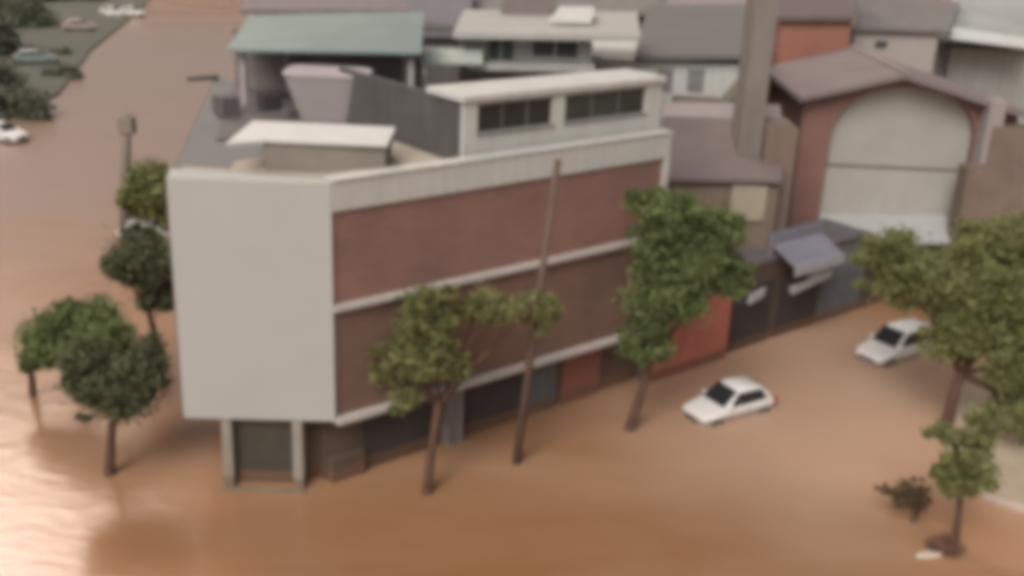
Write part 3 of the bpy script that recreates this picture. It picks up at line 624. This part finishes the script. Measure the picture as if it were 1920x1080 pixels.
# ------------------------------------------------------------------ cars
def car(name, label, loc, rz, paint, sink=.38, L_=4.0, H_=1.5, group='cars caught in the flood', lights=None):
    # a plain saloon or hatchback; front towards +x
    root = empty(name, (loc[0], loc[1], -sink), rz, label, 'car', group)
    hw = .85
    def ring(x, w, zb, zt, r=.16, n=4):
        pts = []
        for cx, cz, a0 in ((w-r, zb+r*.6, -90), (w-r, zt-r, 0), (-w+r, zt-r, 90), (-w+r, zb+r*.6, 180)):
            for k in range(n+1):
                a = math.radians(a0+90*k/n); rr = r if a0 in (0, 90) else r*.6
                pts.append((x, cx+rr*math.cos(a), cz+rr*math.sin(a)))
        return pts
    hx = L_/2
    prof = [(hx, .60, .32, .60), (hx-.05, .72, .25, .70), (hx-.3, .81, .2, .80), (hx-.9, .85, .19, .92), (hx-1.15, .855, .19, .97), (0, .86, .19, .98), (-hx+.9, .86, .19, 1.0), (-hx+.35, .84, .2, 1.0), (-hx+.08, .78, .26, .97), (-hx, .68, .34, .85)]
    b = MB().loft([ring(*p) for p in prof]); bo = b.build('body', paint, root, smooth=True)
    bo.modifiers.new('s', 'SUBSURF').levels = 1; bo.modifiers['s'].render_levels = 1
    # cabin
    zr = H_; cab = [(hx-1.12, .70, .93, .96), (hx-1.45, .69, .93, 1.15), (hx-1.9, .64, .93, zr-.07), (hx-2.3, .62, .93, zr), (-.6, .62, .93, zr-.01), (-hx+.75, .61, .93, zr-.09), (-hx+.38, .66, .93, 1.16), (-hx+.2, .70, .93, .98)]
    def cring(x, w, zb, zt):
        wb = .76; k = (zt-.95)/(zr-.95); wt = wb-(wb-w)*max(0, k)*1.1; r = min(.12, max(.01, (zt-zb)*.25))
        return [(x, wb, zb), (x, wt+.015, zt-r), (x, wt-r*.4, zt-r*.25), (x, wt-r*1.2, zt), (x, -wt+r*1.2, zt), (x, -wt+r*.4, zt-r*.25), (x, -wt-.015, zt-r), (x, -wb, zb)]
    c = MB().loft([cring(*p) for p in cab]); c.build('cabin', paint, root, smooth=True)
    # glass panes a little proud of the cabin
    def pane(pts, name, off):
        o = Vector(off); v = [Vector(p)+o for p in pts]; v2 = [Vector(p)-o*.3 for p in pts]
        n = len(v); m = MB().add(v+v2, [tuple(range(n)), tuple(range(2*n-1, n-1, -1))]+[(i, n+i, n+(i+1) % n, (i+1) % n) for i in range(n)])
        return m.build(name, CARGL, root)
    pane([(hx-1.14, .64, 1.0), (hx-1.14, -.64, 1.0), (hx-1.88, -.555, zr-.09), (hx-1.88, .555, zr-.09)], 'windscreen', (.035, 0, .03))
    pane([(-hx+.30, -.60, 1.04), (-hx+.30, .60, 1.04), (-hx+.72, .52, zr-.13), (-hx+.72, -.52, zr-.13)], 'rear_window', (-.04, 0, .03))
    for s in (1, -1):
        pane([(hx-1.35, s*.765, 1.0), (.12, s*.77, 1.0), (.12, s*.66, zr-.13), (hx-1.95, s*.66, zr-.13)], 'side_window', (0, s*.025, .006))
        pane([(.04, s*.77, 1.0), (-hx+.62, s*.765, 1.02), (-hx+.9, s*.66, zr-.15), (.04, s*.66, zr-.13)], 'side_window', (0, s*.025, .006))
        MB().box(hx-1.5, hx-1.3, s*.80, s*.99, .98, 1.10).build('mirror', paint, root, bevel=.03)
        h = MB(); h.add([(hx-.02, s*.42, .62), (hx-.1, s*.70, .62), (hx-.36, s*.80, .80), (hx-.14, s*.46, .74),
                         (hx-.16, s*.42, .58), (hx-.2, s*.68, .58), (hx-.42, s*.74, .70), (hx-.3, s*.46, .66)],
                        [(0, 1, 2, 3), (7, 6, 5, 4), (0, 4, 5, 1), (1, 5, 6, 2), (2, 6, 7, 3), (3, 7, 4, 0)])
        h.build('headlight', lights or LAMPC, root)
        MB().box(-hx-.02, -hx+.16, min(s*.56, s*.80), max(s*.56, s*.80), .72, .95).build('taillight', LAMPR, root, bevel=.02)
        for wx in (hx-.75, -hx+.72):
            y0, y1 = (s*.66, s*.87)
            ty = MB().tube([(wx, y0, .30), (wx, y1, .30)], [.31, .31], 20).build('wheel', RUBBER, root)
            MB().tube([(wx, y1+s*.002, .30), (wx, y1+s*.02, .30)], [.2, .18], 14).build('rim', RIM, ty)
        MB().box(-.45, -.27, s*.862-.012, s*.862+.012, .78, .81).build('door_handle', BLACK, root)
    MB().box(hx-.06, hx+.015, -.38, .38, .42, .56).build('grille', BLACK, root, bevel=.01)
    MB().box(hx-.02, hx+.028, -.22, .22, .30, .39).build('number_plate', PALEG, root)
    return root
def heading(p, q): return math.atan2(q.y-p.y, q.x-p.x)
f1, b1_ = atz(1278, 792), atz(1446, 748)
car('flooded_car', 'white hatchback in the middle of the flooded street', ((f1.x+b1_.x)/2, (f1.y+b1_.y)/2), heading(b1_, f1), CARW, sink=.40, H_=1.62)
c = atz(1682, 662)
car('flooded_car', 'white car with nose towards us under the big right tree', (c.x, c.y), math.radians(215), CARW, sink=.25, L_=4.7, H_=1.68)
c = atz(283, 440)
car('flooded_car', 'white car half hidden behind the olive tree in the side street', (c.x, c.y), math.radians(15), CARW, sink=.6)
c = atz(5, 262)
car('verge_car', 'white car cut off by the left edge of the photo', (c.x, c.y), math.radians(-20), CARW, sink=.1, group='cars along the far verge', L_=4.2)
for px, lb in ((216, 'left one of two white cars side by side at the top left'), (253, 'right one of two white cars side by side at the top left')):
    c = atz(px-4, 30); car('verge_car', lb, (c.x, c.y), math.radians(-30), CARW, sink=.05, group='cars along the far verge', L_=4.2)
c = atz(150, 60); car('verge_car', 'dull pinkish car among the dark verge trees', (c.x, c.y), math.radians(25), CARM, sink=-.2, group='cars along the far verge', L_=4.4)
c = atz(68, 122); car('verge_car', 'grey-green car among the dark verge trees', (c.x, c.y), math.radians(20), CARG, sink=-.2, group='cars along the far verge', L_=4.6)

# ------------------------------------------------------------------ debris
def mound(name, label, c, rx, ry, h, m, n=240):
    me = MB(); 
    for k in range(n):
        a = rng.uniform(0, 6.28); r = rng.uniform(0, 1)**.5
        p = Vector((c.x+rx*r*math.cos(a), c.y+ry*r*math.sin(a), h*(1-r*r)*rng.uniform(.2, 1)))
        d = Vector((rng.normal(), rng.normal(), rng.normal()*.4)).normalized()*rng.uniform(.12, .35)
        me.tube([p-d, p, p+d], [.012, .03, .012], 4)
    me.tube([(c.x, c.y, -.3), (c.x, c.y, h*.4), (c.x, c.y, h*.5)], [rx*.8, rx*.45, .1], 9)
    me.v = [(v[0]-c.x, v[1]-c.y, v[2]) for v in me.v]
    o = me.build(name, m); o.location = (c.x, c.y, 0); return tag(o, label, 'debris')
mound('debris_heap', 'reddish brown heap of twigs at the foot of the small right tree', atz(1772, 1030), .55, .4, .55, MUD)
c = atz(1742, 1041)
db = MB(); db.loft([[(.55*s_*math.cos(a)*k, .2*s_*math.sin(a)*k, z) for a in [6.283*i/14 for i in range(14)] for s_ in (1,)] for z, k in ((-.03, .8), (.03, 1), (.08, .7))])
o = db.build('floating_board', mat('pale_board', (.55, .45, .36), .1)); o.location = (c.x, c.y, 0); o.rotation_euler = (0, 0, .3); tag(o, 'pale flat scrap floating beside the twig heap', 'debris')
